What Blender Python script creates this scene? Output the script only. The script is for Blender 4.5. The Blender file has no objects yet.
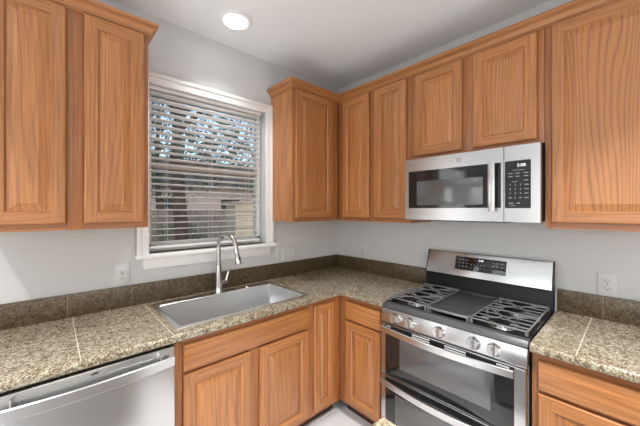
import bpy, bmesh, math, random
from mathutils import Vector, Matrix
PI = math.pi
random.seed(7)
S = bpy.context.scene
COL = S.collection

# ------------------------------------------------------------------ camera
cam_d = bpy.data.cameras.new('camera'); cam = bpy.data.objects.new('camera', cam_d); COL.objects.link(cam)
cam.location = (-2.1704, -2.0792, 1.4958)
cam.rotation_euler = (PI/2, 0, math.radians(47.5627 - 90))
cam_d.sensor_width = 36; cam_d.lens = 292.4879/640*36
cam_d.shift_x = (320-318.147)/640; cam_d.shift_y = -(213-209.41)/640
cam_d.clip_start = 0.05
S.camera = cam
S.view_settings.view_transform = 'Standard'; S.view_settings.look = 'None'
S.view_settings.gamma = 1; S.view_settings.use_curve_mapping = False
S.view_settings.exposure = 0.3

# ------------------------------------------------------------------ world and large lights
SKY = 0.2; FILL_LEFT = 37; DAY_SIDE = 15; FILL_BACK = 10; DOWN = 23; SINK = 3.4
wd = bpy.data.worlds.new('sky'); S.world = wd; wd.use_nodes = True
wn = wd.node_tree; bgn = wn.nodes['Background']
st = wn.nodes.new('ShaderNodeTexSky'); st.sky_type = 'NISHITA'; st.sun_disc = False
st.sun_elevation = math.radians(38); st.sun_rotation = math.radians(200); st.air_density = 1.2; st.dust_density = 2.0
wn.links.new(st.outputs[0], bgn.inputs[0]); bgn.inputs[1].default_value = SKY

def area(name, loc, rot, sx, sy, power, col=(1, 1, 1), shape='RECTANGLE'):
    l = bpy.data.lights.new(name, 'AREA'); l.shape = shape; l.size = sx
    if shape == 'RECTANGLE': l.size_y = sy
    l.energy = power; l.color = col
    o = bpy.data.objects.new(name, l); COL.objects.link(o); o.location = loc; o.rotation_euler = rot
    return o
# fill lamps added left and back at unseen windows; side lamp is window daylight
area('fill_lamp_left', (-4.58, -2.5, 1.25), (0, -PI/2, 0), 2.0, 2.9, FILL_LEFT, (0.97, 0.985, 1.0))
area('daylight_side_window', (-3.475, -.02, 1.28), (-PI/2, 0, 0), .95, 1.75, DAY_SIDE, (0.97, 0.985, 1.0))
area('fill_lamp_back', (-2.2, -4.58, 1.3), (PI/2, 0, 0), 2.4, 1.9, FILL_BACK, (0.97, 0.985, 1.0))

CEIL = 2.723
# ------------------------------------------------------------------ materials
def mat(name, base=(.8, .8, .8), rough=.5, metal=0.0, **kw):
    m = bpy.data.materials.new(name); m.use_nodes = True
    p = m.node_tree.nodes['Principled BSDF']
    p.inputs['Base Color'].default_value = (*base, 1); p.inputs['Roughness'].default_value = rough
    p.inputs['Metallic'].default_value = metal
    for k, v in kw.items():
        p.inputs[k.replace('_', ' ')].default_value = v
    return m
def nodes(m): return m.node_tree.nodes, m.node_tree.links, m.node_tree.nodes['Principled BSDF']
def ramp(N, stops):
    r = N.new('ShaderNodeValToRGB'); e = r.color_ramp.elements
    e[0].position, e[0].color = stops[0][0], (*stops[0][1], 1)
    e[1].position, e[1].color = stops[-1][0], (*stops[-1][1], 1)
    for p, c in stops[1:-1]:
        x = e.new(p); x.color = (*c, 1)
    return r
def noise(N, scale, detail=3, rough=.5, dist=0):
    n = N.new('ShaderNodeTexNoise'); n.inputs['Scale'].default_value = scale; n.inputs['Detail'].default_value = detail
    n.inputs['Roughness'].default_value = rough; n.inputs['Distortion'].default_value = dist
    return n

def oak(name, horiz=False, mould=False, ringw=.22, freq=38.0, fine=.86, light=(.47, .196, .064), dark=(.21, .070, .021), cath=1.0):
    m = mat(name, rough=.38); N, L, p = nodes(m)
    p.inputs['Coat Weight'].default_value = .25; p.inputs['Coat Roughness'].default_value = .25
    tc = N.new('ShaderNodeTexCoord'); oi = N.new('ShaderNodeObjectInfo')
    off = N.new('ShaderNodeVectorMath'); off.operation = 'MULTIPLY_ADD'
    comb = N.new('ShaderNodeCombineXYZ')
    for i in range(3): L.new(oi.outputs['Random'], comb.inputs[i])
    off.inputs[1].default_value = (7.3, 3.1, 11.7)
    L.new(comb.outputs[0], off.inputs[0]); L.new(tc.outputs['Object'], off.inputs[2])
    mp = N.new('ShaderNodeMapping')
    if mould: mp.inputs['Scale'].default_value = (.02, .02, 1); 
    if horiz or mould: mp.inputs['Rotation'].default_value = (0, PI/2, 0)
    L.new(off.outputs[0], mp.inputs[0])
    # slow wandering of the growth rings
    m1 = N.new('ShaderNodeMapping'); m1.inputs['Scale'].default_value = (3.2, 3.2, .55); L.new(mp.outputs[0], m1.inputs[0])
    n1 = noise(N, 1.0, 2.0, .45); L.new(m1.outputs[0], n1.inputs[0])
    mm = N.new('ShaderNodeMath'); mm.operation = 'MULTIPLY'; mm.inputs[1].default_value = 11.0*cath; L.new(n1.outputs[0], mm.inputs[0])
    sx = N.new('ShaderNodeSeparateXYZ'); L.new(mp.outputs[0], sx.inputs[0])
    mx = N.new('ShaderNodeMath'); mx.operation = 'MULTIPLY_ADD'; mx.inputs[1].default_value = freq
    L.new(sx.outputs[0], mx.inputs[0]); L.new(mm.outputs[0], mx.inputs[2])
    fr = N.new('ShaderNodeMath'); fr.operation = 'FRACT'; L.new(mx.outputs[0], fr.inputs[0])
    rr = ramp(N, [(0.0, (.1, .1, .1)), (.12, (.75, .75, .75)), (.6, (1, 1, 1)), (.9, (.55, .55, .55)), (1.0, (.05, .05, .05))])
    L.new(fr.outputs[0], rr.inputs[0])
    m2 = N.new('ShaderNodeMapping'); m2.inputs['Scale'].default_value = (120, 120, 4); L.new(mp.outputs[0], m2.inputs[0])
    n2 = noise(N, 1.0, 3, .6); L.new(m2.outputs[0], n2.inputs[0])
    m3 = N.new('ShaderNodeMapping'); m3.inputs['Scale'].default_value = (22, 22, 1.2); L.new(mp.outputs[0], m3.inputs[0])
    n3 = noise(N, 1.0, 2, .5); L.new(m3.outputs[0], n3.inputs[0])
    a = N.new('ShaderNodeMath'); a.operation = 'MULTIPLY_ADD'; a.inputs[1].default_value = ringw; a.inputs[2].default_value = 0
    L.new(rr.outputs[0], a.inputs[0])
    b = N.new('ShaderNodeMath'); b.operation = 'MULTIPLY_ADD'; b.inputs[1].default_value = fine; L.new(n2.outputs[0], b.inputs[0]); L.new(a.outputs[0], b.inputs[2])
    c = N.new('ShaderNodeMath'); c.operation = 'MULTIPLY_ADD'; c.inputs[1].default_value = .30; L.new(n3.outputs[0], c.inputs[0]); L.new(b.outputs[0], c.inputs[2])
    cr = ramp(N, [(.38, dark), (.88, light)]); L.new(c.outputs[0], cr.inputs[0])
    hs = N.new('ShaderNodeHueSaturation'); L.new(cr.outputs[0], hs.inputs['Color'])
    vv = N.new('ShaderNodeMapRange'); vv.inputs[3].default_value = .92; vv.inputs[4].default_value = 1.08
    L.new(oi.outputs['Random'], vv.inputs[0]); L.new(vv.outputs[0], hs.inputs['Value'])
    L.new(hs.outputs[0], p.inputs['Base Color'])
    bp = N.new('ShaderNodeBump'); bp.inputs['Strength'].default_value = .12; bp.inputs['Distance'].default_value = .0006
    L.new(n2.outputs[0], bp.inputs['Height']); L.new(bp.outputs[0], p.inputs['Normal'])
    return m
OAKV = oak('oak_vertical_grain'); OAKH = oak('oak_horizontal_grain', True)
OAKP = oak('oak_panel_grain', cath=1.25)
OAKC = oak('oak_cathedral_grain', cath=1.9, ringw=.42, fine=.65, freq=60.0)
OAKL = oak('oak_moulding_grain', mould=True, cath=0)
OAKFV = oak('oak_frame_vertical', light=(.41, .155, .052), dark=(.19, .062, .019)); OAKFH = oak('oak_frame_horizontal', True, light=(.38, .140, .046), dark=(.18, .056, .018))
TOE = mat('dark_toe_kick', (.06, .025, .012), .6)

def granite(name, tint=(1, 1, 1), rough=.22):
    m = mat(name, rough=rough); N, L, p = nodes(m)
    tc = N.new('ShaderNodeTexCoord')
    n0 = noise(N, 38, 3, .6); n1 = noise(N, 135, 3, .65); n2 = noise(N, 260, 2, .5)
    vo = N.new('ShaderNodeTexVoronoi'); vo.inputs['Scale'].default_value = 120
    for n in (n0, n1, n2, vo): L.new(tc.outputs['Object'], n.inputs[0])
    t = tint
    r1 = ramp(N, [(.33, (.09*t[0], .078*t[1], .058*t[2])), (.45, (.22*t[0], .145*t[1], .10*t[2])), (.56, (.37*t[0], .34*t[1], .26*t[2])), (.68, (.50*t[0], .475*t[1], .41*t[2]))])
    ad = N.new('ShaderNodeMath'); ad.operation = 'MULTIPLY_ADD'; ad.inputs[1].default_value = .40; L.new(n0.outputs[0], ad.inputs[0])
    sb = N.new('ShaderNodeMath'); sb.operation = 'SUBTRACT'; sb.inputs[1].default_value = .20; L.new(n1.outputs[0], sb.inputs[0]); L.new(sb.outputs[0], ad.inputs[2])
    L.new(ad.outputs[0], r1.inputs[0])
    r2 = ramp(N, [(.34, (.18, .15, .11)), (.42, (1, 1, 1))]); L.new(n2.outputs[0], r2.inputs[0])
    mx = N.new('ShaderNodeMix'); mx.data_type = 'RGBA'; mx.blend_type = 'MULTIPLY'; mx.inputs[0].default_value = .8
    L.new(r1.outputs[0], mx.inputs[6]); L.new(r2.outputs[0], mx.inputs[7])
    L.new(mx.outputs[2], p.inputs['Base Color'])
    return m
GRAN = granite('granite_counter', (.97, .975, .91)); GRANS = granite('granite_backsplash', (.30, .255, .175), .3)
GROUT = mat('grout', (.50, .44, .33), .8); GROUTD = mat('dark_grout', (.22, .18, .12), .8)

def painted(name, col, rough=.6, bump=.03):
    m = mat(name, col, rough); N, L, p = nodes(m)
    tc = N.new('ShaderNodeTexCoord'); n = noise(N, 140, 3); L.new(tc.outputs['Object'], n.inputs[0])
    b = N.new('ShaderNodeBump'); b.inputs['Strength'].default_value = bump; b.inputs['Distance'].default_value = .002
    L.new(n.outputs[0], b.inputs['Height']); L.new(b.outputs[0], p.inputs['Normal'])
    return m
WALL = painted('grey_wall_paint', (.60, .605, .612), .55); CEILM = painted('white_ceiling_paint', (.86, .885, .89), .8)
GREYP = painted('grey_cabinet_paint', (.38, .37, .36), .5)
TRIM = painted('white_trim_paint', (.82, .82, .82), .35, .01); PLATE = mat('white_plastic', (.63, .63, .635), .4)
SLOT = mat('dark_slot', (.03, .03, .03), .6)

def steel(name, base=.60, rough=.27, axis='x', tint=(1, 1, 1)):
    m = mat(name, (base*tint[0], base*tint[1], base*tint[2]), rough, 1.0); N, L, p = nodes(m)
    tc = N.new('ShaderNodeTexCoord'); mp = N.new('ShaderNodeMapping')
    mp.inputs['Scale'].default_value = {'x': (2, 500, 500), 'z': (500, 500, 2), 'y': (500, 2, 500)}[axis]
    L.new(tc.outputs['Object'], mp.inputs[0]); n = noise(N, 1.0, 2); L.new(mp.outputs[0], n.inputs[0])
    mr = N.new('ShaderNodeMapRange'); mr.inputs[3].default_value = rough*.97; mr.inputs[4].default_value = rough*1.03
    L.new(n.outputs[0], mr.inputs[0]); L.new(mr.outputs[0], p.inputs['Roughness'])
    return m
STEEL = steel('brushed_steel', .57); STEELD = steel('brushed_steel_dark', .36, .35); SINKM = steel('sink_steel', .80, .28)
CHROME = mat('brushed_nickel', (.50, .50, .49), .22, 1.0); POLISH = mat('bright_metal', (.78, .78, .78), .15, 1.0)
BLACK = mat('black_glass', (.016, .016, .017), .06, 0, Specular_IOR_Level=.6)
SMOKE = mat('smoked_window_glass', (.10, .10, .102), .12, 0, Specular_IOR_Level=.8)
ENAMEL = mat('black_enamel', (.008, .008, .008), .42, 0, Specular_IOR_Level=.25); IRON = mat('cast_iron', (.26, .26, .265), .30, .5)
FASCIA = mat('grey_enamel', (.085, .085, .09), .33, .3); GRID = mat('griddle_grey', (.045, .045, .047), .42)
DARKP = mat('dark_plastic', (.02, .02, .02), .5); KEY = mat('grey_key_print', (.24, .25, .26), .5)
WHITEG = mat('white_vent', (.6, .6, .6), .4)
def emis(name, col, s):
    m = mat(name, (0, 0, 0), .5); p = m.node_tree.nodes['Principled BSDF']
    p.inputs['Emission Color'].default_value = (*col, 1); p.inputs['Emission Strength'].default_value = s
    return m
LED = emis('clock_digits', (.9, .97, 1), 1.3); LENS = emis('lamp_lens', (1, .98, .95), 9)

TANR = mat('tan_rail', (.52, .42, .37), .5)
# floor tile
FLOOR = mat('pale_floor_tile', (.86, .86, .86), .3); N, L, p = nodes(FLOOR)
tc = N.new('ShaderNodeTexCoord'); br = N.new('ShaderNodeTexBrick'); br.offset = 0
br.inputs['Color1'].default_value = (.87, .87, .88, 1); br.inputs['Color2'].default_value = (.84, .84, .85, 1)
br.inputs['Mortar'].default_value = (.5, .48, .45, 1); br.inputs['Scale'].default_value = 1
br.inputs['Brick Width'].default_value = .45; br.inputs['Row Height'].default_value = .45; br.inputs['Mortar Size'].default_value = .004
L.new(tc.outputs['Object'], br.inputs[0]); L.new(br.outputs[0], p.inputs['Base Color'])

# ------------------------------------------------------------------ mesh helpers
class MB:
    def __init__(s): s.bm = bmesh.new()
    def _tag(s, f0, mi):
        s.bm.faces.ensure_lookup_table()
        for f in s.bm.faces[f0:]: f.material_index = mi
    def box(s, x0, x1, y0, y1, z0, z1, bev=0, mi=0, seg=2):
        b = bmesh.new(); bmesh.ops.create_cube(b, size=1)
        for v in b.verts:
            v.co = ((x0+x1)/2+v.co.x*(x1-x0), (y0+y1)/2+v.co.y*(y1-y0), (z0+z1)/2+v.co.z*(z1-z0))
        if bev: bmesh.ops.bevel(b, geom=list(b.edges), offset=bev, segments=seg, affect='EDGES', profile=.5)
        s.merge(b, mi); return s
    def merge(s, b, mi=0, M=None):
        if M: bmesh.ops.transform(b, matrix=M, verts=b.verts)
        vm = {}
        for v in b.verts: vm[v] = s.bm.verts.new(v.co)
        for f in b.faces:
            try: n = s.bm.faces.new([vm[v] for v in f.verts])
            except ValueError: continue
            n.material_index = mi if mi is not None else f.material_index
            n.smooth = f.smooth
        b.free()
    def poly(s, pts, mi=0):
        f = s.bm.faces.new([s.bm.verts.new(p) for p in pts]); f.material_index = mi; return f
    def prism(s, pts, vec, mi=0, bev=0):
        b = bmesh.new(); f = b.faces.new([b.verts.new(p) for p in pts])
        r = bmesh.ops.extrude_face_region(b, geom=[f])
        for v in [g for g in r['geom'] if isinstance(g, bmesh.types.BMVert)]: v.co += Vector(vec)
        bmesh.ops.recalc_face_normals(b, faces=b.faces)
        if bev: bmesh.ops.bevel(b, geom=list(b.edges), offset=bev, segments=2, affect='EDGES', profile=.5)
        s.merge(b, mi); return s
    def tube(s, pts, r, n=12, mi=0, cap=True, flat=1.0, up=None):
        pts = [Vector(p) for p in pts]; k = len(pts); R = r if isinstance(r, (list, tuple)) else [r]*k
        rings = []; ref = None
        for i, p in enumerate(pts):
            t = (pts[min(i+1, k-1)]-pts[max(i-1, 0)]).normalized()
            if ref is None:
                ref = Vector(up) if up else (Vector((0, 0, 1)) if abs(t.z) < .9 else Vector((1, 0, 0)))
            a = (ref-t*ref.dot(t)).normalized(); b = t.cross(a); ref = a
            rings.append([s.bm.verts.new(p+a*R[i]*math.cos(2*PI*j/n)+b*R[i]*flat*math.sin(2*PI*j/n)) for j in range(n)])
        for i in range(k-1):
            for j in range(n):
                f = s.bm.faces.new([rings[i][j], rings[i][(j+1) % n], rings[i+1][(j+1) % n], rings[i+1][j]]); f.material_index = mi
        if cap:
            for g in (rings[0][::-1], rings[-1]): s.bm.faces.new(g).material_index = mi
        return s
    def lathe(s, prof, M=None, n=32, mi=0):
        M = M or Matrix(); rings = []
        for r, z in prof:
            if r < 1e-6: rings.append([s.bm.verts.new(M @ Vector((0, 0, z)))])
            else: rings.append([s.bm.verts.new(M @ Vector((r*math.cos(2*PI*j/n), r*math.sin(2*PI*j/n), z))) for j in range(n)])
        for a, b in zip(rings, rings[1:]):
            for j in range(n):
                q = [a[j % len(a)], a[(j+1) % len(a)], b[(j+1) % len(b)], b[j % len(b)]]
                u = []
                for v in q:
                    if v not in u: u.append(v)
                if len(u) > 2: s.bm.faces.new(u).material_index = mi
        return s
    def rings(s, x0, x1, z0, z1, prof, mi_v=0, mi_h=0, close=None):
        """nested rectangular loops: prof = [(inset, y)...]; close = material of the middle face"""
        lp = []
        for ins, y in prof:
            lp.append([s.bm.verts.new(c) for c in ((x0+ins, y, z0+ins), (x1-ins, y, z0+ins), (x1-ins, y, z1-ins), (x0+ins, y, z1-ins))])
        for a, b in zip(lp, lp[1:]):
            for j in range(4):
                f = s.bm.faces.new([a[j], a[(j+1) % 4], b[(j+1) % 4], b[j]]); f.material_index = mi_h if j % 2 == 0 else mi_v
        if close is not None: s.bm.faces.new(lp[-1]).material_index = close
        return lp
    def bar(s, stations, bev=.003, mi=0):
        """rectangular bar swept along x: stations = [(x, y0, y1, z0, z1)]"""
        b = bmesh.new(); rg_ = []
        for x, y0, y1, z0, z1 in stations:
            k = bev
            rg_.append([b.verts.new((x, *p)) for p in ((y0, z0+k), (y0+k, z0), (y1-k, z0), (y1, z0+k), (y1, z1-k), (y1-k, z1), (y0+k, z1), (y0, z1-k))])
        for a, c in zip(rg_, rg_[1:]):
            for j in range(8): b.faces.new([a[j], a[(j+1) % 8], c[(j+1) % 8], c[j]])
        b.faces.new(rg_[0][::-1]); b.faces.new(rg_[-1]); s.merge(b, mi); return s
    def build(s, name, mats, parent=None, smooth=True, ang=35):
        bmesh.ops.recalc_face_normals(s.bm, faces=s.bm.faces)
        me = bpy.data.meshes.new(name); s.bm.to_mesh(me); s.bm.free()
        for m in (mats if isinstance(mats, (list, tuple)) else [mats]): me.materials.append(m)
        if smooth:
            me.polygons.foreach_set('use_smooth', [True]*len(me.polygons)); me.set_sharp_from_angle(angle=math.radians(ang))
        o = bpy.data.objects.new(name, me); COL.objects.link(o)
        if parent: o.parent = parent
        return o
GROUPS = {'wall_cabinet': 'oak wall cabinets', 'base_cabinet': 'oak base cabinets', 'wall_outlet': 'white duplex wall outlets', 'ceiling_light': 'recessed ceiling lights', 'tree': 'trees in and beyond the yard'}
def tag(o, label=None, cat=None, group=None, kind=None):
    for k, v in (('label', label), ('category', cat), ('group', group), ('kind', kind)):
        if v: o[k] = v
    return o
def thing(name, label, cat, loc=(0, 0, 0), rz=0, group=None):
    group = group or GROUPS.get(name)
    o = bpy.data.objects.new(name, None); COL.objects.link(o); o.empty_display_size = .05
    o.location = loc; o.rotation_euler = (0, 0, rz); return tag(o, label, cat, group)
def onA(name, label, cat, x, z=0, y=0, group=None): return thing(name, label, cat, (x, y, z), 0, group)
def onB(name, label, cat, u, z=0, d=0, group=None): return thing(name, label, cat, (-d, -u, z), -PI/2, group)
def text(name, body, size, loc, m, parent, depth=.0004, rot=(PI/2, 0, 0)):
    c = bpy.data.curves.new(name, 'FONT'); c.body = body; c.size = size; c.extrude = depth; c.align_x = 'CENTER'; c.align_y = 'CENTER'
    t = bpy.data.objects.new(name, c); COL.objects.link(t)
    bpy.context.view_layer.update()
    me = bpy.data.meshes.new_from_object(t.evaluated_get(bpy.context.evaluated_depsgraph_get()))
    bpy.data.objects.remove(t); bpy.data.curves.remove(c)
    me.transform(Matrix.Translation(loc) @ __import__('mathutils').Euler(rot).to_matrix().to_4x4())
    me.materials.clear(); me.materials.append(m)
    return me
def join_meshes(name, mes, m, parent):
    b = bmesh.new()
    for me in mes: b.from_mesh(me)
    for me in mes: bpy.data.meshes.remove(me)
    out = bpy.data.meshes.new(name); b.to_mesh(out); b.free(); out.materials.append(m)
    o = bpy.data.objects.new(name, out); COL.objects.link(o); o.parent = parent
    return o
def struct(name, mb, m, **k): return tag(mb.build(name, m, **k), kind='structure')

# ------------------------------------------------------------------ room shell
XL, YB = -4.6, -4.6
struct('floor', MB().box(XL-.12, .12, YB-.12, .16, -.1, 0), FLOOR)
struct('ceiling', MB().box(XL-.12, .12, YB-.12, .16, CEIL, CEIL+.1), CEILM)
def wall_with_holes(name, a0, a1, holes, plane):
    """vertical wall cut into boxes round its openings; plane(a0,a1,z0,z1,mb)"""
    mb = MB(); xs = sorted({a0, a1, *[h[0] for h in holes], *[h[1] for h in holes]})
    for i in range(len(xs)-1):
        cut = [h for h in holes if h[0] <= xs[i]+1e-6 and h[1] >= xs[i+1]-1e-6]
        if not cut: plane(xs[i], xs[i+1], 0, CEIL, mb)
        else:
            h = cut[0]
            if h[2] > 0: plane(xs[i], xs[i+1], 0, h[2], mb)
            plane(xs[i], xs[i+1], h[3], CEIL, mb)
    bmesh.ops.remove_doubles(mb.bm, verts=mb.bm.verts, dist=1e-5)
    return struct(name, mb, WALL, smooth=False)
W1 = (-1.715, -.86, 1.217, 2.29)
W2 = (-4.0, -2.95, .35, 2.2)
wall_with_holes('wall_front', XL-.12, .12, [W1, W2], lambda a, b, c, d, mb: mb.box(a, b, 0, .15, c, d))
wall_with_holes('wall_right', YB-.12, 0, [], lambda a, b, c, d, mb: mb.box(0, .12, a, b, c, d))
wall_with_holes('wall_left', YB-.12, 0, [(-4.0, -1.0, .2, 2.3)], lambda a, b, c, d, mb: mb.box(XL-.12, XL, a, b, c, d))
wall_with_holes('wall_back', XL, 0, [(-3.4, -1.0, .35, 2.25)], lambda a, b, c, d, mb: mb.box(a, b, YB-.12, YB, c, d))
for nm, bx in (('baseboard_left', (XL, XL+.015, YB, 0)), ('baseboard_back', (XL+.015, 0, YB, YB+.015))):
    struct(nm, MB().box(*bx, 0, .09, .003), TRIM)

GLASS = bpy.data.materials.new('window_glass'); GLASS.use_nodes = True
gn = GLASS.node_tree; gn.nodes.clear()
go = gn.nodes.new('ShaderNodeOutputMaterial'); gm = gn.nodes.new('ShaderNodeMixShader'); gt = gn.nodes.new('ShaderNodeBsdfTransparent')
gg = gn.nodes.new('ShaderNodeBsdfGlossy'); gg.inputs['Roughness'].default_value = .02; gf = gn.nodes.new('ShaderNodeFresnel'); gf.inputs[0].default_value = 1.35
gn.links.new(gf.outputs[0], gm.inputs[0]); gn.links.new(gt.outputs[0], gm.inputs[1]); gn.links.new(gg.outputs[0], gm.inputs[2]); gn.links.new(gm.outputs[0], go.inputs[0])

def window(idx, x0, x1, z0, z1, rail=None, loc=(0, 0, 0), rz=0, trim=.07, sill=True, yw=.085):
    """opening in a wall; local x along the wall, -y into the room"""
    root = thing('window_%d' % idx, None, None, loc, rz); root['kind'] = 'structure'
    mb = MB(); f = .035
    mb.box(x0, x1, yw, yw+.05, z0, z0+f+.02, .003).box(x0, x1, yw, yw+.05, z1-f, z1, .003)
    mb.box(x0, x0+f, yw, yw+.05, z0+f, z1-f, .003).box(x1-f, x1, yw, yw+.05, z0+f, z1-f, .003)
    mb.build('window_frame', TRIM, root)
    if rail: MB().box(x0+f, x1-f, yw-.01, yw+.04, rail-.020, rail+.020, .003).build('meeting_rail', TANR, root)
    MB().box(x0+f, x1-f, yw+.022, yw+.026, z0+f, z1-f).build('window_pane', GLASS, root)
    c = MB(); t = .018
    # casing with a stepped face
    for a, b, w in ((t, 0, trim), (t+.007, trim*.62, trim)):
        c.box(x0-w, x0-b, -a, 0, z0, z1+w, .003).box(x1+b, x1+w, -a, 0, z0, z1+w, .003).box(x0-b, x1+b, -a, 0, z1+b, z1+w, .003)
    c.build('window_casing', TRIM, root)
    if idx == 1: MB().box(x0-trim, x1+trim+.002, -.003, -.0003, z1+trim+.0005, z1+trim+.0035).build('casing_gap_shadow', SLOT, root)  # dark strip standing in for the shadow line at the caulk gap
    if sill:
        MB().box(x0-.08, x1+.08, -.062, .082, z0-.026, z0, .006, seg=3).build('window_sill', TRIM, root)
        MB().box(x0-.035, x1+.035, -.020, 0, z0-.095, z0-.026, .004).build('window_apron', TRIM, root)
    return root
window(1, *W1, rail=1.79)
window(2, *W2, rail=1.2, sill=False)
window(3, -4.0, -1.0, .2, 2.3, rail=1.3, loc=(XL, 0, 0), rz=PI/2, sill=False)  # unseen left-wall window made up to hold the fill lamp
window(4, 1.0, 3.4, .35, 2.25, rail=1.3, loc=(0, YB, 0), rz=PI, sill=False)  # back-wall window out of view, invented as a place for soft fill

# ------------------------------------------------------------------ cabinets
T = .020
def panel_door(parent, x0, x1, z0, z1, y, st=.050, pm=None):
    """raised panel door: frame is the part, the panel a sub-part; front at y-T"""
    w = MB(); yf = y-T
    w.rings(x0, x1, z0, z1, [(.012, y), (.012, y-.0035), (0, y-.0035), (0, yf+.006), (.0025, yf+.002), (.007, yf)], 0, 1)
    e = .007; i = st
    R = lambda a, b, c, d, mi: w.poly([(a, yf, c), (b, yf, c), (b, yf, d), (a, yf, d)], mi)
    R(x0+e, x0+i, z0+e, z1-e, 0); R(x1-i, x1-e, z0+e, z1-e, 0)
    R(x0+i, x1-i, z0+e, z0+i, 1); R(x0+i, x1-i, z1-i, z1-e, 1)
    w.rings(x0+i, x1-i, z0+i, z1-i, [(0, yf), (.003, yf+.001), (.006, yf+.005), (.009, yf+.010)], 0, 1)
    d = w.build('door', [OAKV, OAKH], parent, ang=28)
    p = MB(); bev = min(.034, (x1-x0-2*i)*.22)
    p.rings(x0+i+.0085, x1-i-.0085, z0+i+.0085, z1-i-.0085, [(0, yf+.0095), (.004, yf+.0095), (bev-.002, yf+.0025), (bev, yf+.0012)], 0, 0, close=0)
    p.build('raised_panel', pm or OAKP, d, ang=12)
    return d
def drawer_front(parent, x0, x1, z0, z1, y, name='drawer_front'):
    w = MB(); yf = y-T
    w.rings(x0, x1, z0, z1, [(.012, y), (.012, y-.0035), (0, y-.0035), (0, yf+.007), (.003, yf+.002), (.009, yf)], 0, 0, close=0)
    return w.build(name, OAKH, parent, ang=28)
def face_frame(parent, x0, x1, z0, z1, D, stiles, rails):
    """stiles: [(a,b)], rails: [(a,b)]; front at y=-D"""
    w = MB()
    for a, b in stiles: w.box(a, b, -D, -D+.018, z0, z1, .001, 0)
    ed = [s for s in stiles]
    for (a1, b1), (a2, b2) in zip(ed, ed[1:]):
        for c, d in rails: w.box(b1, a2, -D+.0003, -D+.018, c, d, .0, 1)
    return w.build('face_frame', [OAKFV, OAKFH], parent)
def carcass(parent, x0, x1, z0, z1, D, toe=False, name='body', hollow=False):
    w = MB()
    if toe:
        if hollow:
            w.box(x0, x0+.016, -D+.018, -.004, z0+.10, z1); w.box(x1-.016, x1, -D+.018, -.004, z0+.10, z1)
            w.box(x0+.016, x1-.016, -D+.018, -.016, z0+.10, z0+.118); w.box(x0+.016, x1-.016, -.016, -.004, z0+.10, z1)
        else: w.box(x0, x1, -D+.018, -.004, z0+.10, z1, .0)
        o = w.build(name, OAKV, parent)
        MB().box(x0, x1, -D+.078, -.004, 0, .0995).build('toe_kick', TOE, parent)
        return o
    # open underside lip as on real wall cabinets: recessed bottom
    w.box(x0, x1, -D+.018, -.002, z0+.012, z1); w.box(x0, x0+.012, -D+.018, -.002, z0, z0+.012); w.box(x1-.012, x1, -D+.018, -.002, z0, z0+.012)
    w.box(x0+.012, x1-.012, -.014, -.002, z0, z0+.012)
    return w.build(name, OAKV, parent)
DU, ZB, ZT = .296, 1.400, 2.447
H = ZT-ZB
RB = (0, .032); RT = (H-.045, H)
# left wall cabinet over the dishwasher
c = onA('wall_cabinet', 'oak two-door wall cabinet left of the window above the dishwasher', 'cabinet', -2.39, ZB)
w = .608
carcass(c, 0, w, 0, H, DU); face_frame(c, 0, w, 0, H, DU, [(0, .036), (.272, .338), (w-.03, w)], [RB, RT])
panel_door(c, .024, .272, .030, 1.025, -DU); panel_door(c, .336, w-.022, .030, 1.025, -DU)
# corner cabinet on the window wall
c = onA('wall_cabinet', 'oak single-door wall cabinet right of the window, reaching into the corner', 'cabinet', -.807, ZB)
carcass(c, 0, .804, 0, H, DU-.0); face_frame(c, 0, .507, 0, H, DU, [(0, .036), (.41, .507)], [RB, RT])
panel_door(c, .024, .419, .030, 1.025, -DU)
# two-door cabinet on the range wall
c = onB('wall_cabinet', 'tall oak two-door wall cabinet between the corner and the microwave', 'cabinet', .300, ZB)
w = .699
carcass(c, .0, w, 0, H, DU); face_frame(c, 0, w, 0, H, DU, [(0, .066), (.33, .398), (w-.036, w)], [RB, RT])
panel_door(c, .056, .338, .030, 1.025, -DU); panel_door(c, .390, .668, .030, 1.025, -DU)
# short cabinet over the microwave
c = onB('wall_cabinet', 'short oak two-door wall cabinet directly above the microwave', 'cabinet', 1.000, 1.840)
w = .756; h = ZT-1.840
carcass(c, 0.001, w-.001, 0, h, DU); face_frame(c, .001, w-.001, 0, h, DU, [(.001, .036), (.345, .42), (w-.037, w-.001)], [(0, .032), (h-.045, h)])
panel_door(c, .031, .351, .022, .580, -DU, pm=OAKC); panel_door(c, .412, .725, .022, .580, -DU, pm=OAKC)
# right cabinet
c = onB('wall_cabinet', 'tall oak wall cabinet with one wide door, right of the microwave', 'cabinet', 1.757, ZB)
w = .56
carcass(c, 0, w, 0, H, DU); face_frame(c, 0, w, 0, H, DU, [(0, .036), (w-.036, w)], [RB, RT])
panel_door(c, .027, w-.025, .030, 1.022, -DU, st=.046, pm=OAKC)

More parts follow.
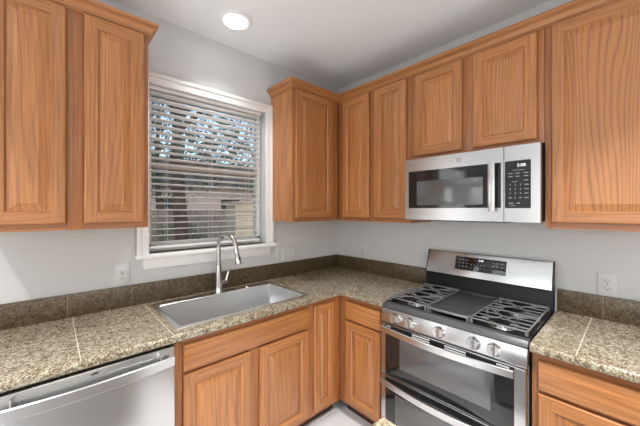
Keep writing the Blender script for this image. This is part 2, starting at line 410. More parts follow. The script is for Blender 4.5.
def crown(name, path, label):
    """moulding swept with mitred corners round the cabinet fronts, outward = right hand side of the path"""
    prof = [(0, -.020), (.006, -.020), (.006, -.014), (.010, -.012), (.010, -.004), (.014, .004), (.022, .012), (.030, .016), (.030, .022), (.036, .024), (.042, .030), (.042, .043), (0, .043)]
    P = [Vector((x, y, 0)) for x, y in path]; mb = MB(); rings = []
    for i, q in enumerate(P):
        dirs = []
        if i: dirs.append((q-P[i-1]).normalized())
        if i < len(P)-1: dirs.append((P[i+1]-q).normalized())
        ns = [Vector((d.y, -d.x, 0)) for d in dirs]
        n = ns[0] if len(ns) == 1 else (ns[0]+ns[1])/(1+ns[0].dot(ns[1]))
        rings.append([mb.bm.verts.new(q+n*(a+.0005)+Vector((0, 0, ZT+z))) for a, z in prof])
    k = len(prof)
    for i, (a, b) in enumerate(zip(rings, rings[1:])):
        for j in range(k): mb.bm.faces.new([a[j], a[(j+1) % k], b[(j+1) % k], b[j]])
    for g in (rings[0], rings[-1]): mb.bm.faces.new(g)
    return tag(mb.build(name, OAKL, ang=30), label, 'moulding')
crown('crown_moulding', [(-2.39, -.001), (-2.39, -DU), (-1.782, -DU), (-1.782, -.001)], 'oak crown moulding on the cabinet left of the window')
crown('crown_moulding', [(-.807, -.001), (-.807, -DU), (-DU, -DU), (-DU, -2.317)], 'long oak crown moulding turning the corner above the microwave wall cabinets')

# base cabinets
DB = .601; ZC = .874
def base(c, w, stiles, rails, D=DB, hollow=False):
    carcass(c, 0, w, 0, ZC, D, toe=True, hollow=hollow); face_frame(c, 0, w, .10, ZC, D, stiles, rails)
BR = [(.10, .135), (.70, .722), (.838, ZC)]
c = onA('base_cabinet', 'oak sink base cabinet with false drawer front and two doors', 'cabinet', -1.739)
w = .851
base(c, w, [(0, .042), (.385, .46), (w-.03, w)], BR, hollow=True)
drawer_front(c, .037, w-.022, .717, .845, -DB, 'false_drawer_front')
panel_door(c, .037, .398, .128, .701, -DB); panel_door(c, .455, w-.031, .128, .701, -DB)
c = onA('base_cabinet', 'narrow full-height oak door cabinet between sink base and corner', 'cabinet', -.887)
w = .284
base(c, w, [(0, .03), (.19, w)], [(.10, .135), (.838, ZC)])
panel_door(c, .020, .210, .130, .845, -DB, st=.046)
c = onB('base_cabinet', 'oak base cabinet with drawer and door, left of the range', 'cabinet', DB+.001)
w = .397
base(c, w, [(0, .075), (w-.04, w)], BR)
drawer_front(c, .066, w-.032, .717, .845, -DB); panel_door(c, .066, w-.032, .128, .701, -DB)
c = onB('base_cabinet', 'oak base cabinet with drawer and door, right of the range', 'cabinet', 1.763)
w = .56
base(c, w, [(0, .04), (w-.04, w)], BR)
drawer_front(c, .024, w-.024, .717, .845, -DB); panel_door(c, .024, w-.024, .128, .701, -DB)
c = onA('base_cabinet', 'oak base cabinet left of the dishwasher with drawer and door', 'cabinet', -2.80)
w = .45
base(c, w, [(0, .04), (w-.04, w)], BR)
drawer_front(c, .024, w-.024, .717, .845, -DB); panel_door(c, .024, w-.024, .128, .701, -DB)

# ------------------------------------------------------------------ countertops
def slab(name, xs, ys, keep, z0, z1, label, front, m=GRAN, rad=.013):
    b = bmesh.new(); V = {}
    for i, x in enumerate(xs):
        for j, y in enumerate(ys): V[i, j] = b.verts.new((x, y, z1))
    for i in range(len(xs)-1):
        for j in range(len(ys)-1):
            if keep((xs[i]+xs[i+1])/2, (ys[j]+ys[j+1])/2): b.faces.new([V[i, j], V[i+1, j], V[i+1, j+1], V[i, j+1]])
    bmesh.ops.delete(b, geom=[v for v in b.verts if not v.link_faces], context='VERTS')
    r = bmesh.ops.extrude_face_region(b, geom=list(b.faces))
    for v in r['geom']:
        if isinstance(v, bmesh.types.BMVert): v.co.z = z0
    bmesh.ops.recalc_face_normals(b, faces=b.faces)
    es = [e for e in b.edges if abs(e.verts[0].co.z-e.verts[1].co.z) < 1e-6 and front(*[v.co for v in e.verts]) and abs(e.calc_face_angle(0)) > 1]
    bmesh.ops.bevel(b, geom=es, offset=rad, segments=4, affect='EDGES', profile=.5)
    mb = MB(); mb.merge(b, 0)
    o = mb.build(name, m, ang=40); return tag(o, label, 'countertop')
DC = .640; ZK = .914; Z0 = .876
SX0, SX1, SY0, SY1 = -1.724, -.882, -.581, -.075       # sink rim
hx0, hx1, hy0, hy1 = SX0+.02, SX1-.02, SY0+.02, SY1-.02
near = lambda v, t: abs(v-t) < 1e-4
top = slab('countertop', [-2.82, hx0, hx1, -DC, -.001], [-.998, -DC, hy0, hy1, -.001],
     lambda x, y: (y > -DC and not (hx0 < x < hx1 and hy0 < y < hy1)) or (y < -DC and x > -DC), Z0, ZK,
     'L-shaped speckled granite tile countertop round the sink and corner',
     lambda a, b: (near(a.y, -DC) and near(b.y, -DC) and a.x < -DC+.001 and b.x < -DC+.001) or (near(a.x, -DC) and near(b.x, -DC) and a.y < -DC+.001 and b.y < -DC+.001))
zt = ZK+.0004
for x in (-2.085, -2.42, -1.750): MB().box(x-.0016, x+.0016, -DC+.012, -.021, zt-.002, zt).build('grout_line', GROUT, top)
MB().box(-2.8, -1.728, -.3214, -.3186, zt-.0021, zt-.0001).build('grout_line', GROUT, top)
rt = slab('countertop', [-DC, -.001], [-2.335, -1.762], lambda x, y: True, Z0, ZK,
     'short speckled granite tile countertop right of the range', lambda a, b: near(a.x, -DC) and near(b.x, -DC))
MB().box(-DC+.012, -.021, -1.9138, -1.9102, zt-.002, zt).build('grout_line', GROUT, rt)

def splash(label, bx, seams, axis, mx=GRANS):
    o = tag(MB().box(*bx, ZK+.0005, 1.038, .002).build('backsplash', mx), label, 'backsplash')
    for s in seams:
        g = MB()
        if axis == 'x': g.box(s-.0014, s+.0014, bx[2]-.0004, bx[2]+.001, ZK+.001, 1.0375)
        else: g.box(bx[0]-.0004, bx[0]+.001, s-.0014, s+.0014, ZK+.001, 1.0375)
        g.build('grout_line', GROUTD, o)
splash('dark brown granite backsplash strip under the window and behind the sink', (-2.82, -.001, -.020, -.001), (-2.41, -2.104, -1.809, -1.502, -1.195, -.886, -.583, -.264), 'x')
splash('dark brown granite backsplash strip between the corner and the range', (-.020, -.001, -.998, -.0205), (-.12, -.413, -.704), 'y')
splash('dark brown granite backsplash strip right of the range', (-.020, -.001, -2.335, -1.766), (-1.954, -2.26), 'y')

# kitchen island whose corner shows at the bottom edge
isl = slab('countertop', [-2.75, -1.474], [-2.75, -1.588], lambda x, y: True, Z0, ZK, 'granite countertop corner of the island in the bottom foreground',
     lambda a, b: True)
c = thing('kitchen_island', 'grey kitchen island base under the foreground granite corner', 'cabinet', (-2.72, -2.72, 0))
MB().box(0, 1.21, 0, 1.09, .10, ZC, .002).build('body', GREYP, c); MB().box(.06, 1.15, .06, 1.03, 0, .0995).build('toe_kick', TOE, c)

# ------------------------------------------------------------------ sink and faucet
def rrect(x0, x1, y0, y1, r, z, n=5):
    pts = []
    for cx, cy, a0 in ((x1-r, y1-r, 0), (x0+r, y1-r, 90), (x0+r, y0+r, 180), (x1-r, y0+r, 270)):
        for k in range(n+1):
            a = math.radians(a0+90*k/n); pts.append((cx+r*math.cos(a), cy+r*math.sin(a), z))
    return pts
def loft(mb, loops, mi=0, cap=False):
    L_ = [[mb.bm.verts.new(p) for p in l] for l in loops]
    for a, b in zip(L_, L_[1:]):
        n = len(a)
        for j in range(n): mb.bm.faces.new([a[j], a[(j+1) % n], b[(j+1) % n], b[j]]).material_index = mi
    if cap: mb.bm.faces.new(L_[-1]).material_index = mi
    return L_
sk = thing('kitchen_sink', 'large single-bowl stainless drop-in sink under the window', 'sink', (SX0, SY0, ZK))
W_, D_ = SX1-SX0, SY1-SY0
mb = MB(); zz = .005
ix0, ix1, iy0, iy1 = .026, W_-.026, .024, D_-.066
loft(mb, [rrect(0, W_, 0, D_, .012, .0008), rrect(0, W_, 0, D_, .012, zz-.001), rrect(.002, W_-.002, .002, D_-.002, .011, zz),
          rrect(ix0, ix1, iy0, iy1, .014, zz), rrect(ix0+.004, ix1-.004, iy0+.004, iy1-.004, .014, zz-.004)])
mb.build('rim', SINKM, sk)
mb = MB(); dp = -.215
loft(mb, [rrect(ix0+.004, ix1-.004, iy0+.004, iy1-.004, .014, zz-.004), rrect(ix0+.006, ix1-.006, iy0+.006, iy1-.006, .016, dp+.02),
          rrect(ix0+.014, ix1-.014, iy0+.014, iy1-.014, .02, dp+.004), rrect(ix0+.03, ix1-.03, iy0+.03, iy1-.03, .02, dp)], cap=True)
mb.build('bowl', SINKM, sk)
mb = MB(); mb.lathe([(.055, dp+.003), (.05, dp+.004), (.042, dp+.002), (0, dp+.001)], Matrix.Translation((W_/2, D_*.55, 0))); mb.build('drain', CHROME, sk)
mb = MB(); mb.lathe([(.017, zz), (.017, zz+.003), (.014, zz+.006), (0, zz+.007)], Matrix.Translation((-1.09-SX0, D_-.033, 0)), 20); mb.build('hole_cover', POLISH, sk)

fc = thing('kitchen_faucet', 'tall brushed nickel gooseneck pull-down faucet behind the sink', 'faucet', (-1.309, -.113, ZK+.0052))
fc.rotation_euler = (0, 0, math.radians(12))
mb = MB(); mb.lathe([(0, 0), (.030, 0), (.030, .004), (.027, .010), (.0245, .05), (.022, .11), (.0165, .19), (0.0, .192)]); mb.build('base', CHROME, fc)
mb = MB(); pts = [(0, 0, .165), (0, 0, .22), (0, 0, .28)]; Rr = .092; zc = .315
pts += [(0, -Rr+Rr*math.cos(a), zc+Rr*math.sin(a)) for a in [PI*k/16 for k in range(0, 16)]]
pts += [(0, -2*Rr-.004, zc+.0), (0, -2*Rr-.010, zc-.03)]
mb.tube(pts, .0138, 16); mb.build('spout', CHROME, fc)
mb = MB(); mb.tube([(0, -2*Rr-.010, zc-.028), (0, -2*Rr-.012, zc-.034), (0, -2*Rr-.018, zc-.055), (0, -2*Rr-.026, zc-.092), (0, -2*Rr-.027, zc-.096)], [.0140, .0155, .0175, .0215, .020], 20)
mb.build('spray_head', CHROME, fc)
mb = MB(); mb.box(-.006, .006, -2*Rr-.042, -2*Rr-.030, zc-.075, zc-.045, .003); mb.build('spray_button', DARKP, fc)
mb = MB(); mb.tube([(.015, 0, .062), (.066, 0, .064)], .0145, 16); mb.build('handle_hub', CHROME, fc)
mb = MB(); mb.tube([(.056, 0, .066), (.064, -.002, .088), (.074, -.004, .122), (.080, -.004, .134)], [.010, .0085, .0075, .008], 12); mb.build('handle_lever', POLISH, fc)

# ------------------------------------------------------------------ dishwasher
dw = onA('dishwasher', 'stainless steel dishwasher with a long bar handle, left of the sink', 'dishwasher', -2.342)
w = .598
MB().box(.006, w-.004, -.58, -.02, .10, .868).build('tub', DARKP, dw)
MB().box(.006, w-.004, -.54, -.02, 0, .0995).build('toe_kick', DARKP, dw)
MB().box(.004, w-.002, -.632, -.58, .115, .864, .004).build('door', STEEL, dw)
hb = MB(); n = 16
x0, x1 = .022, .585
pr = lambda x: -.668-.022*math.sin(PI*(x-x0)/(x1-x0))
hb.bar([(x, pr(x), pr(x)+.012, .789, .832) for x in [x0+(x1-x0)*k/n for k in range(n+1)]])
h_ = hb.build('handle', STEEL, dw)
for x in (.072, .530): MB().box(x-.0025, x+.0025, -.664, -.632, .800, .856, .001).build('handle_post', POLISH, h_)
mb = MB(); mb.prism([(.285, -.6325, .847), (.290, -.6325, .844), (.311, -.6325, .845), (.313, -.6325, .851), (.300, -.6325, .852)], (0, .0007, 0)); mb.build('badge', DARKP, dw)

# ------------------------------------------------------------------ gas range
rg = onB('gas_range', 'stainless double-oven gas range with griddle between two oak base cabinets', 'stove', 1.0015)
w = .755
MB().box(.002, w-.002, -.615, -.03, .09, .884).build('body', STEELD, rg)
for x, y in ((.05, -.56), (w-.05, -.56), (.05, -.08), (w-.05, -.08)):
    mb = MB(); mb.tube([(x, y, 0), (x, y, .092)], .018); mb.build('foot', DARKP, rg)
mb = MB(); mb.box(.012, w-.012, -.60, -.58, .01, .10); mb.build('kick_plate', DARKP, rg)
# knob panel
cp = MB(); cp.prism([(.001, -.600, .806), (.001, -.655, .806), (.001, -.657, .810), (.001, -.646, .889), (.001, -.600, .889)], (w-.002, 0, 0), bev=.0015)
cpo = cp.build('control_panel', STEEL, rg)
for u in (1.101, 1.200, 1.369, 1.540, 1.629):
    x = u-1.0015; M = Matrix.Translation((x, -.6515, .846)) @ Matrix.Rotation(PI/2-.15, 4, 'X')
    mb = MB(); mb.lathe([(0, 0), (.031, 0), (.031, .004), (.028, .007), (.0265, .022), (.024, .026), (0, .026)], M, 28); kb = mb.build('knob', POLISH, rg, ang=50)
    b = bmesh.new(); bmesh.ops.create_cube(b, size=1); bmesh.ops.scale(b, vec=(.012, .052, .016), verts=b.verts); bmesh.ops.bevel(b, geom=list(b.edges), offset=.003, segments=2, affect='EDGES')
    mb = MB(); mb.merge(b, 0, M @ Matrix.Translation((0, 0, .031))); mb.build('knob_grip', STEEL, kb)
    mb = MB(); mb.merge((lambda q: (bmesh.ops.create_cube(q, size=1), bmesh.ops.scale(q, vec=(.0025, .020, .0006), verts=q.verts), q)[-1])(bmesh.new()), 0, M @ Matrix.Translation((0, .008, .0393))); mb.build('knob_pointer', DARKP, kb)
# cooktop
ct = MB(); ct.prism([(.0005, -.645, .890), (.0005, -.646, .896), (.0005, -.630, .918), (.0005, -.600, .920), (.0005, -.600, .890)], (w-.001, 0, 0), bev=.001)
ct.build('front_fascia', FASCIA, rg)
ct = MB(); ct.box(.0005, w-.0005, -.5995, -.085, .885, .904)
ct.box(.0005, .024, -.5995, -.085, .904, .920, .003).box(w-.024, w-.0005, -.5995, -.085, .904, .920, .003)
ct.build('cooktop', ENAMEL, rg)
def burner(x, y, r):
    mb = MB(); M = Matrix.Translation((x, y, .9042)); mb.lathe([(0, 0), (r*1.45, 0), (r*1.40, .003), (r*1.05, .004), (r, .014), (r*.9, .016), (0, .016)], M, 28); o = mb.build('burner', CHROME, rg)
    mb = MB(); mb.lathe([(0, .0165), (r*.92, .0165), (r*.9, .021), (r*.8, .023), (0, .023)], M, 28); mb.build('burner_cap', ENAMEL, o)
for x, y, r in ((.140, -.47, .040), (.140, -.22, .032), (.612, -.47, .044), (.612, -.22, .032)): burner(x, y, r)
def grate(x0, x1, y0, y1):
    mb = MB(); z = .942; r = .0038; br_ = lambda a, b, rr=r: mb.box(min(a[0], b[0])-rr*(a[0] == b[0]), max(a[0], b[0])+rr*(a[0] == b[0]), min(a[1], b[1])-rr*(a[1] == b[1]), max(a[1], b[1])+rr*(a[1] == b[1]), z-.002, z+.005, .002)
    br_((x0, y0), (x0, y1)); br_((x1, y0), (x1, y1)); br_((x0, y0), (x1, y0)); br_((x0, y1), (x1, y1)); ym = (y0+y1)/2; br_((x0, ym), (x1, ym))
    xm = (x0+x1)/2
    for yc in ((y0+ym)/2, (y1+ym)/2):
        for s in (-1, 1):
            for d in (-.086, -.030, .030, .086):
                y = yc+d; e = .020 if abs(d) < .05 else .045
                xa = x0 if s < 0 else x1; xb = xm+s*e
                mb.box(min(xa, xb), max(xa, xb), y-.0028, y+.0028, z+.001, z+.0065, .0015)
            for t in (-1, 1):
                mb.tube([(xm+s*.018, yc+t*.018, z+.004), (xm+s*.085, yc+t*.085, z+.004)], .0042, 6)
        mb.tube([(xm+.022*math.cos(2*PI*k/16), yc+.022*math.sin(2*PI*k/16), z+.002) for k in range(17)], .004, 6, cap=False)
    for x in (x0+.004, x1-.004):
        for y in (y0+.006, ym, y1-.006): mb.box(x-.006, x+.006, y-.006, y+.006, .9205 if (x < .03 or x > w-.03) else .9045, z-.005, .001)
    return mb.build('grate', IRON, rg)
grate(.014, .258, -.585, -.105); grate(.497, .741, -.585, -.105)
# griddle: plate with raised rim on its own frame
gx0, gx1, gy0, gy1 = .266, .489, -.585, -.105
g = MB(); g.box(gx0+.006, gx1-.006, gy0+.03, gy1-.01, .931, .938, .002)
for bx in ((gx0+.002, gx0+.012, gy0+.03, gy1), (gx1-.012, gx1-.002, gy0+.03, gy1), (gx0+.002, gx1-.002, gy0+.022, gy0+.032), (gx0+.002, gx1-.002, gy1-.01, gy1)):
    g.box(*bx, .929, .946, .003)
g.build('griddle', GRID, rg)
g = MB(); g.box(gx0, gx1, gy0-.004, gy0+.006, .930, .944, .003)
gf_ = None
for x in (gx0+.006, gx1-.006): g.box(x-.006, x+.006, gy0-.003, gy0+.03, .9045, .943, .002)
gf_ = g.build('griddle_frame', IRON, rg)
for x in (gx0+.006, gx1-.006): MB().box(x-.006, x+.006, gy1-.02, gy1-.008, .9045, .930, .001).build('griddle_foot', IRON, gf_)
# back guard
bgd = MB(); bgd.prism([(.0, -.030, .904), (.0, -.084, .904), (.0, -.090, .925), (.0, -.076, 1.040), (.0, -.022, 1.040)], (w, 0, 0), bev=.001)
bgd.build('back_guard_base', ENAMEL, rg)
a0, z0_, a1, z1_ = -.090, 1.034, -.040, 1.193
tilt = math.atan2(a1-a0, z1_-z0_)
bgd = MB(); bgd.prism([(.006, -.022, 1.041), (.006, a0+.002, 1.036), (.006, a0, z0_+.004), (.006, a1, z1_-.003), (.006, a1+.003, z1_), (.006, -.022, z1_)], (w-.012, 0, 0), bev=.001)
bgo = bgd.build('back_guard', STEEL, rg)
for x in (0, w-.006):
    e = MB(); e.prism([(x, -.021, 1.036), (x, a0-.002, 1.031), (x, a1-.002, z1_+.001), (x, -.021, z1_+.002)], (.006, 0, 0), bev=.001); e.build('end_cap', DARKP, rg)
def onface(x, z, off=.0): # point on tilted face of the back guard
    return (x, a0+(z-z0_)*math.tan(tilt)-off, z)
d0, d1, dz0, dz1 = .208, .520, 1.079, 1.166
dsp = MB(); dsp.prism([onface(d0, dz0, .0018), onface(d1, dz0, .0018), onface(d1, dz1, .0018), onface(d0, dz1, .0018)], (0, .003, 0), bev=.0006)
dso = dsp.build('display_panel', BLACK, bgo)
R_ = (PI/2-tilt, 0, 0)
mes = [text('t', '5:08', .017, onface(.372, 1.152, .0026), LED, dso, rot=R_)]
join_meshes('clock_digits', mes, LED, dso)
ks = MB()
def mark(x, z, sx, sz=.0028):
    ks.prism([onface(x-sx, z-sz, .0022), onface(x+sx, z-sz, .0022), onface(x+sx, z+sz, .0022), onface(x-sx, z+sz, .0022)], (0, .0006, 0))
for i in range(3):
    for j in range(3):
        mark(.236+.024*i, 1.147-.0215*j, .0065)
        mark(.446+.025*i, 1.147-.0215*j, .0065)
for i in range(5):
    for j in range(2): mark(.312+.021*i, 1.122-.020*j, .0035)
ks.build('key_print', KEY, dso)
# ovens
def oven(z0, z1, hz, win, vents):
    d = MB(); d.box(.004, w-.004, -.660, -.616, z0, z1, .004); door = d.build('oven_door', STEEL, rg)
    MB().box(.036, w-.046, -.6625, -.659, z0+.006, z1-.004, .001).build('door_glass', BLACK, door)
    MB().box(win[0], win[1], -.6632, -.6622, win[2], win[3], .0004).build('window', SMOKE, door)
    if vents:
        for a, b in ((.045, .075), (.215, .318), (.400, .505), (.640, .69)):
            v = MB()
            for k in range(2): v.box(a, b, -.6645, -.6622, z1-.016-.013*k, z1-.009-.013*k, .0006)
            v.build('vent', WHITEG, door)
    hb = MB(); n = 20; x0, x1 = .012, w-.050+.004; hh = .018
    pr = lambda x: -.684-.034*math.sin(PI*(x-x0)/(x1-x0))
    hb.bar([(x, pr(x), pr(x)+.014, hz-hh, hz+hh) for x in [x0+(x1-x0)*k/n for k in range(n+1)]])
    ho = hb.build('handle', STEEL, door)
    for x in (x0+.012, x1-.012): MB().box(x-.012, x+.012, -.684, -.661, hz-.014, hz+.014, .003).build('handle_post', STEEL, ho)
oven(.490, .801, .772, (.135, .615, .560, .735), True)
oven(.115, .484, .452, (.105, .645, .165, .395), False)

# ------------------------------------------------------------------ microwave
mw = onB('microwave_oven', 'stainless over-the-range microwave hung under the short oak cabinet', 'microwave', 1.007, 1.428)
w = .747; h = .402; F = -.385
MB().box(.004, w-.004, -.352, -.004, .006, h-.002).build('body', DARKP, mw)
sp = .588  # split between door and control side
d = MB(); d.rings(.0, sp-.0016, 0, h, [(0, -.352), (0, F+.0012), (.0012, F)], 0, 0)
gx0, gx1, gz0, gz1 = .026, .575, .076, .320
def plate(mb, x0, x1, z0, z1, ix0, ix1, iz0, iz1, y):
    for a, b, c_, e in ((x0, x1, z0, iz0), (x0, x1, iz1, z1), (x0, ix0, iz0, iz1), (ix1, x1, iz0, iz1)):
        mb.poly([(a, y, c_), (b, y, c_), (b, y, e), (a, y, e)])
plate(d, .0012, sp-.0028, .0012, h-.0012, gx0, gx1, gz0, gz1, F)
d.rings(gx0, gx1, gz0, gz1, [(0, F), (.0, F+.006)], 0, 0)
do = d.build('door', STEEL, mw)
MB().box(gx0, gx1, F+.0015, F+.012, gz0, gz1).build('door_glass', BLACK, do)
MB().box(.085, .485, F+.0008, F+.0020, .095, .252, .0003).build('window', SMOKE, do)
hb = MB(); hb.box(.520, .554, F-.034, F-.022, .056, .322, .003); ho = hb.build('handle', STEEL, do)
for z in (.072, .306): MB().box(.526, .544, F-.024, F-.0005, z-.012, z+.012, .003).build('handle_post', STEEL, ho)
em = MB(); M = Matrix.Translation((.357, F-.0004, .362)) @ Matrix.Rotation(PI/2, 4, 'X')
em.lathe([(.0118, 0), (.0130, .0006), (.0142, 0)], M, 28); em.tube([M @ Vector((.006*math.sin(t*2.4)*(1-t*.2), -.006+t*.012/1.0*1.0, .0004)) for t in [k/12 for k in range(13)]], .0011, 6)
em.tube([M @ Vector((-.006+.004*math.cos(t), .004*math.sin(t), .0004)) for t in [k*PI/8 for k in range(13)]], .0009, 6)
em.build('emblem', FASCIA, do)
c_ = MB(); c_.rings(sp+.0016, w, 0, h, [(0, -.352), (0, F+.0012), (.0012, F)], 0, 0, close=0); co = c_.build('control_side', STEEL, mw)
cg = MB(); cg.prism([(x, F-.0012, z) for x, z in [(p[0], p[1]) for p in rrect(.590+.004, .708, .074, .322, .006, 0, 3)]], (0, .0014, 0)); cgo = cg.build('touch_panel', BLACK, co)
join_meshes('clock_digits', [text('t', '5:08', .022, (.668, F-.0018, .296), LED, cgo)], LED, cgo)
mes = []
for i, s in enumerate('123456789'):
    mes.append(text('t', s, .014, (.618+.023*(i % 3), F-.0016, .196-.0225*(i//3)), KEY, cgo, depth=.0002))
mes.append(text('t', '0', .014, (.641, F-.0016, .1285), KEY, cgo, depth=.0002))
join_meshes('key_digits', mes, KEY, cgo)
ks = MB()
mk = lambda x, z, sx, sz=.0022: ks.box(x-sx, x+sx, F-.0017, F-.0011, z-sz, z+sz)
mk(.655, .272, .026, .0012)
for x in (.620, .650, .688): mk(x, .256, .010)
for x in (.620, .650, .688): mk(x, .240, .009)
mk(.688, .218, .009); mk(.638, .212, .013, .0012)
for j in range(4): mk(.690, .196-.0225*j, .009)
mk(.618, .1285, .006); mk(.664, .1285, .006); mk(.622, .100, .010, .003); mk(.655, .100, .007, .003); mk(.628, .088, .012, .0012)
ks.build('key_print', KEY, cgo)
u = MB(); u.box(.15, .62, -.350, -.30, -.004, .0055, .001)
for k in range(14): u.box(.17+.031*k, .19+.031*k, -.345, -.305, -.006, -.0041)
u.build('underside_grille', DARKP, mw)
MB().box(.0, w, F+.006, -.353, -.0005, .004).build('bottom_strip', DARKP, mw)

# ------------------------------------------------------------------ outlets
def outlet(name, label, loc, rz, w=.076, h=.122, kind='duplex', group=None):
    o = thing(name, label, 'outlet' if kind == 'duplex' else 'wall plate', loc, rz, group)
    MB().box(-w/2, w/2, -.006, -.0003, -h/2, h/2, .0025).build('cover_plate', PLATE, o)
    if kind == 'duplex':
        for s in (-1, 1):
            z = s*.0195
            f = MB(); f.prism([(p[0], -.0075, p[1]) for p in rrect(-.0165, .0165, z-.014, z+.014, .007, 0, 4)], (0, .002, 0), bev=.0004); fo = f.build('receptacle', PLATE, o)
            q = MB(); q.box(-.0085, -.0060, -.0079, -.0074, z-.002, z+.007).box(.0060, .0085, -.0079, -.0074, z-.001, z+.006)
            q.lathe([(0, .0005), (.0028, .0005), (.0028, 0), (0, 0)], Matrix.Translation((0, -.0074, z-.0075)) @ Matrix.Rotation(PI/2, 4, 'X'), 12)
            q.build('slots', SLOT, fo)
        q = MB(); q.lathe([(0, .001), (.0025, .001), (.003, 0)], Matrix.Translation((0, -.006, 0)) @ Matrix.Rotation(PI/2, 4, 'X'), 12); q.build('screw', POLISH, o)
    else:
        for x in (-.046, 0, .046):
            MB().box(x-.0165, x+.0165, -.0085, -.0055, -.033, .033, .0012).build('rocker', PLATE, o)
    return o
outlet('wall_outlet', 'white duplex outlet left of the window sill above the dishwasher counter', (-1.856, 0, 1.108), 0)
outlet('wall_outlet', 'white duplex outlet right of the range above the short counter', (0, -1.970, 1.098), -PI/2)
outlet('wall_outlet', 'white duplex outlet on the range wall near the room corner', (0, -.335, 1.108), -PI/2)
outlet('wall_outlet', 'white duplex outlet just right of the window sill', (-.735, 0, 1.108), 0, w=.06)
outlet('switch_plate', 'wide white switch plate between the window and the corner', (-.622, 0, 1.108), 0, w=.163, kind='switch')

# ------------------------------------------------------------------ window blind
bl = thing('window_blind', 'white horizontal slat blind hanging in the window over the sink', 'blind', (-1.304, .040, 1.237))
w = .812/2
MB().box(-w, w, -.030, .028, 1.028, 1.0525, .003).build('head_rail', TRIM, bl)
SLATM = mat('white_slat', (.84, .82, .81), .4)
mb = MB(); n = 23; zs = [.045+k*(1.012-.045)/n for k in range(n+1)]; tl = math.radians(-9)
for z in zs[:-0 or None]:
    b = bmesh.new(); pr_ = []
    for k in range(5):
        t = -1+k/2; yy = t*.0245; pr_.append((yy, (1-t*t)*.0022))
    up_ = [(y*math.cos(tl)-q*math.sin(tl), y*math.sin(tl)+q+.0013) for y, q in pr_]; dn = [(y*math.cos(tl)-q*math.sin(tl), y*math.sin(tl)+q-.0013) for y, q in pr_][::-1]
    mb.prism([(-w+.004, y, z+q) for y, q in up_+dn], (2*w-.008, 0, 0))
mb.build('slats', SLATM, bl)
MB().box(-w+.004, w-.004, -.022, .022, .004, .022, .003).build('bottom_rail', TRIM, bl)
mb = MB()
for x in (-.30, 0, .30):
    for y in (-.0262, .0262): mb.tube([(x, y, .022), (x, y, 1.03)], .0009, 5)
mb.build('ladder_cords', TRIM, bl)

# ------------------------------------------------------------------ ceiling lights
def downlight(x, y, label, power):
    o = thing('ceiling_light', label, 'ceiling light', (x, y, CEIL), 0, None)
    mb = MB(); mb.lathe([(.108, -.0005), (.108, -.004), (.098, -.011), (.078, -.013), (.072, -.010), (.072, -.0006), (.108, -.0005)], None, 40); mb.build('trim_ring', TRIM, o)
    mb = MB(); mb.lathe([(.0715, -.004), (.070, -.016), (.058, -.024), (.03, -.028), (0, -.029)], None, 40); mb.build('lens', LENS, o)
    l = bpy.data.lights.new('lamp', 'AREA'); l.shape = 'DISK'; l.size = .13; l.spread = math.radians(100); l.energy = power; l.color = (1, .985, .965)
    lo = bpy.data.objects.new('lamp', l); COL.objects.link(lo); lo.parent = o; lo.location = (0, 0, -.034)
downlight(-1.285, -.318, 'round white recessed ceiling light over the sink', SINK)
downlight(-1.30, -2.20, 'round white recessed ceiling light over the range aisle', DOWN)
downlight(-2.90, -1.30, 'round white recessed ceiling light left behind the camera', DOWN)
downlight(-2.90, -3.20, 'round white recessed ceiling light at the back of the room', DOWN)

# ------------------------------------------------------------------ outdoors
def noisy(name, c0, c1, scale=6, rough=.9):
    m = mat(name, rough=rough); N, L, p = nodes(m); tc = N.new('ShaderNodeTexCoord'); n = noise(N, scale, 4); L.new(tc.outputs['Object'], n.inputs[0])
    r = ramp(N, [(.3, c0), (.7, c1)]); L.new(n.outputs[0], r.inputs[0]); L.new(r.outputs[0], p.inputs['Base Color']); return m
GRASS = noisy('lawn', (.10, .13, .05), (.22, .20, .10), 3); BARK = noisy('bark', (.05, .035, .025), (.12, .085, .06), 9)
LEAF = noisy('leaf_green', (.04, .08, .03), (.13, .18, .08), 2, .6); LEAF2 = noisy('leaf_dark', (.03, .05, .03), (.09, .12, .06), 2, .6)
FENCE = noisy('grey_fence_wood', (.20, .16, .13), (.36, .31, .27), 5); CREAM = noisy('cream_boards', (.55, .48, .36), (.68, .60, .46), 4)
SIDING = noisy('pale_siding', (.50, .42, .40), (.62, .54, .52), 2); ROOFM = noisy('dark_roof', (.07, .06, .06), (.13, .12, .12), 5)
tag(MB().box(-9, 14, .17, 22, -.25, -.12).build('ground', GRASS), kind='structure')
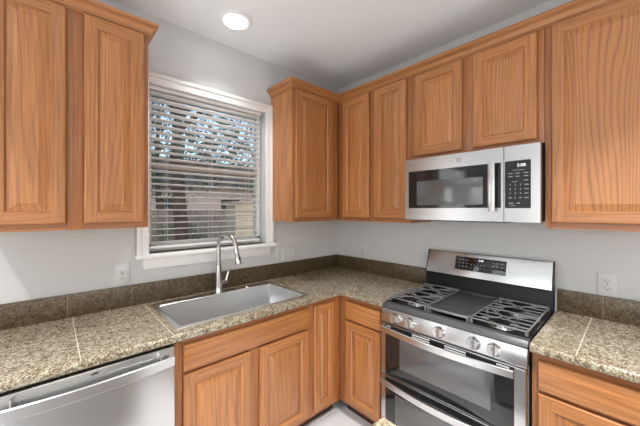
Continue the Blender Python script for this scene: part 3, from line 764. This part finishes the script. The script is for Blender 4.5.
def tree(x, y, hgt, tr, cr, label, leaf, n=1500, seed=1, low=.35):
    rnd = random.Random(seed); o = thing('tree', label, 'tree', (x, y, -.12))
    mb = MB(); mb.tube([(0, 0, 0), (.03, .02, hgt*.25), (-.05, .03, hgt*.5), (.02, 0, hgt*.85)], [tr, tr*.85, tr*.7, tr*.2], 10)
    for k in range(7):
        a = rnd.uniform(0, 2*PI); z = hgt*rnd.uniform(low, .75); l = cr*rnd.uniform(.6, .95)
        mb.tube([(0, 0, z), (math.cos(a)*l*.5, math.sin(a)*l*.5, z+l*.3), (math.cos(a)*l, math.sin(a)*l, z+l*.55)], [tr*.4, tr*.25, tr*.08], 6)
    mb.build('trunk', BARK, o)
    f = MB(); cl = [(rnd.gauss(0, cr*.42), rnd.gauss(0, cr*.42), hgt*rnd.uniform(low, 1.0), cr*rnd.uniform(.25, .45)) for _ in range(26)]
    for _ in range(n):
        c0 = rnd.choice(cl); v = Vector((rnd.gauss(0, 1), rnd.gauss(0, 1), rnd.gauss(0, .8)))*c0[3]*.55
        c1 = Vector(c0[:3])+v; a = Vector((rnd.gauss(0, 1), rnd.gauss(0, 1), rnd.gauss(0, 1))).normalized(); b = a.orthogonal().normalized(); s = rnd.uniform(.04, .085)
        f.poly([c1-a*s, c1+b*s*.5, c1+a*s, c1-b*s*.5])
    f.build('foliage', leaf, o, smooth=False)
tree(-.42, 3.6, 5.2, .15, 1.6, 'thick dark trunk tree nearest the window, seen through the left slats', LEAF2, 4200, 3, .45)
tree(2.9, 4.9, 5.6, .10, 1.7, 'green leafy tree in the yard behind the right half of the blind', LEAF, 4600, 5, .36)
tree(.6, 9.2, 6.4, .12, 2.0, 'dark leafy tree rising behind the yard fence at the centre of the window', LEAF2, 3000, 8, .35)
tree(5.4, 9.6, 6.6, .12, 2.2, 'green tree far right beyond the yard fence', LEAF, 2600, 11, .35)
tree(-2.4, 8.2, 6.0, .12, 2.0, 'green tree far left beyond the yard fence', LEAF, 2000, 12, .35)
fe = thing('yard_fence', 'weathered grey board fence across the back yard', 'fence', (-4, 6.4, -.12))
mb = MB(); x = 0
while x < 13:
    mb.box(x, x+.135, -.012, .012, .03, 1.62+random.uniform(-.012, .012), .003); x += .150
mb.build('boards', FENCE, fe)
mb = MB()
for z in (.35, 1.3): mb.box(0, 13, .0125, .05, z, z+.08)
mb.build('rails', FENCE, fe)
for k in range(7): MB().box(2*k+.1, 2*k+.19, .0505, .14, 0, 1.66, .004).build('fence_post', FENCE, fe)
sh = thing('garden_shed', 'low cream boarded garden box standing on the lawn before the fence', 'shed', (.95, 4.15, -.12))
mb = MB()
for k in range(9): mb.box(0, .85, -.012, .5, .0+.195*k, .185+.195*k, .004)
mb.build('walls', CREAM, sh); MB().box(-.05, .90, -.06, .55, 1.76, 1.80, .005).build('roof', CREAM, sh)
def shrub(x, y, r, label, seed):
    rnd = random.Random(seed); o = thing('shrub', label, 'shrub', (x, y, -.12)); f = MB()
    for _ in range(1100):
        v = Vector((rnd.gauss(0, 1), rnd.gauss(0, 1), rnd.gauss(0, 1))).normalized()*rnd.uniform(.6, 1)*r; c1 = Vector((v.x, v.y, r*1.15+v.z*1.1))
        a = Vector((rnd.gauss(0, 1), rnd.gauss(0, 1), rnd.gauss(0, 1))).normalized(); b = a.orthogonal().normalized(); s = rnd.uniform(.03, .06)
        f.poly([c1-a*s, c1+b*s*.5, c1+a*s, c1-b*s*.5])
    f.build('foliage', LEAF, o, smooth=False); t = MB()
    for k in range(4): a = k*1.6; t.tube([(0, 0, 0), (.3*r*math.cos(a), .3*r*math.sin(a), r), (.6*r*math.cos(a), .6*r*math.sin(a), 1.7*r)], [.02, .014, .005], 6)
    t.build('stems', BARK, o)
shrub(.15, 5.4, .62, 'round green shrub growing before the fence behind the left slats', 21)
hs = thing('neighbour_house', 'pale pink-grey house with a dark roof beyond the yard fence', 'house', (-3, 13.5, -.12))
MB().box(0, 11, 0, 5, 0, 2.9).build('walls', SIDING, hs)
mb = MB(); mb.prism([(-.4, -.5, 2.85), (-.4, 2.5, 4.6), (-.4, 5.5, 2.85)], (11.8, 0, 0)); mb.build('roof', ROOFM, hs)
for x in (1.5, 4.6, 7.8): MB().box(x, x+1.1, -.03, .02, 1.0, 2.2).build('window', SLOT, hs)
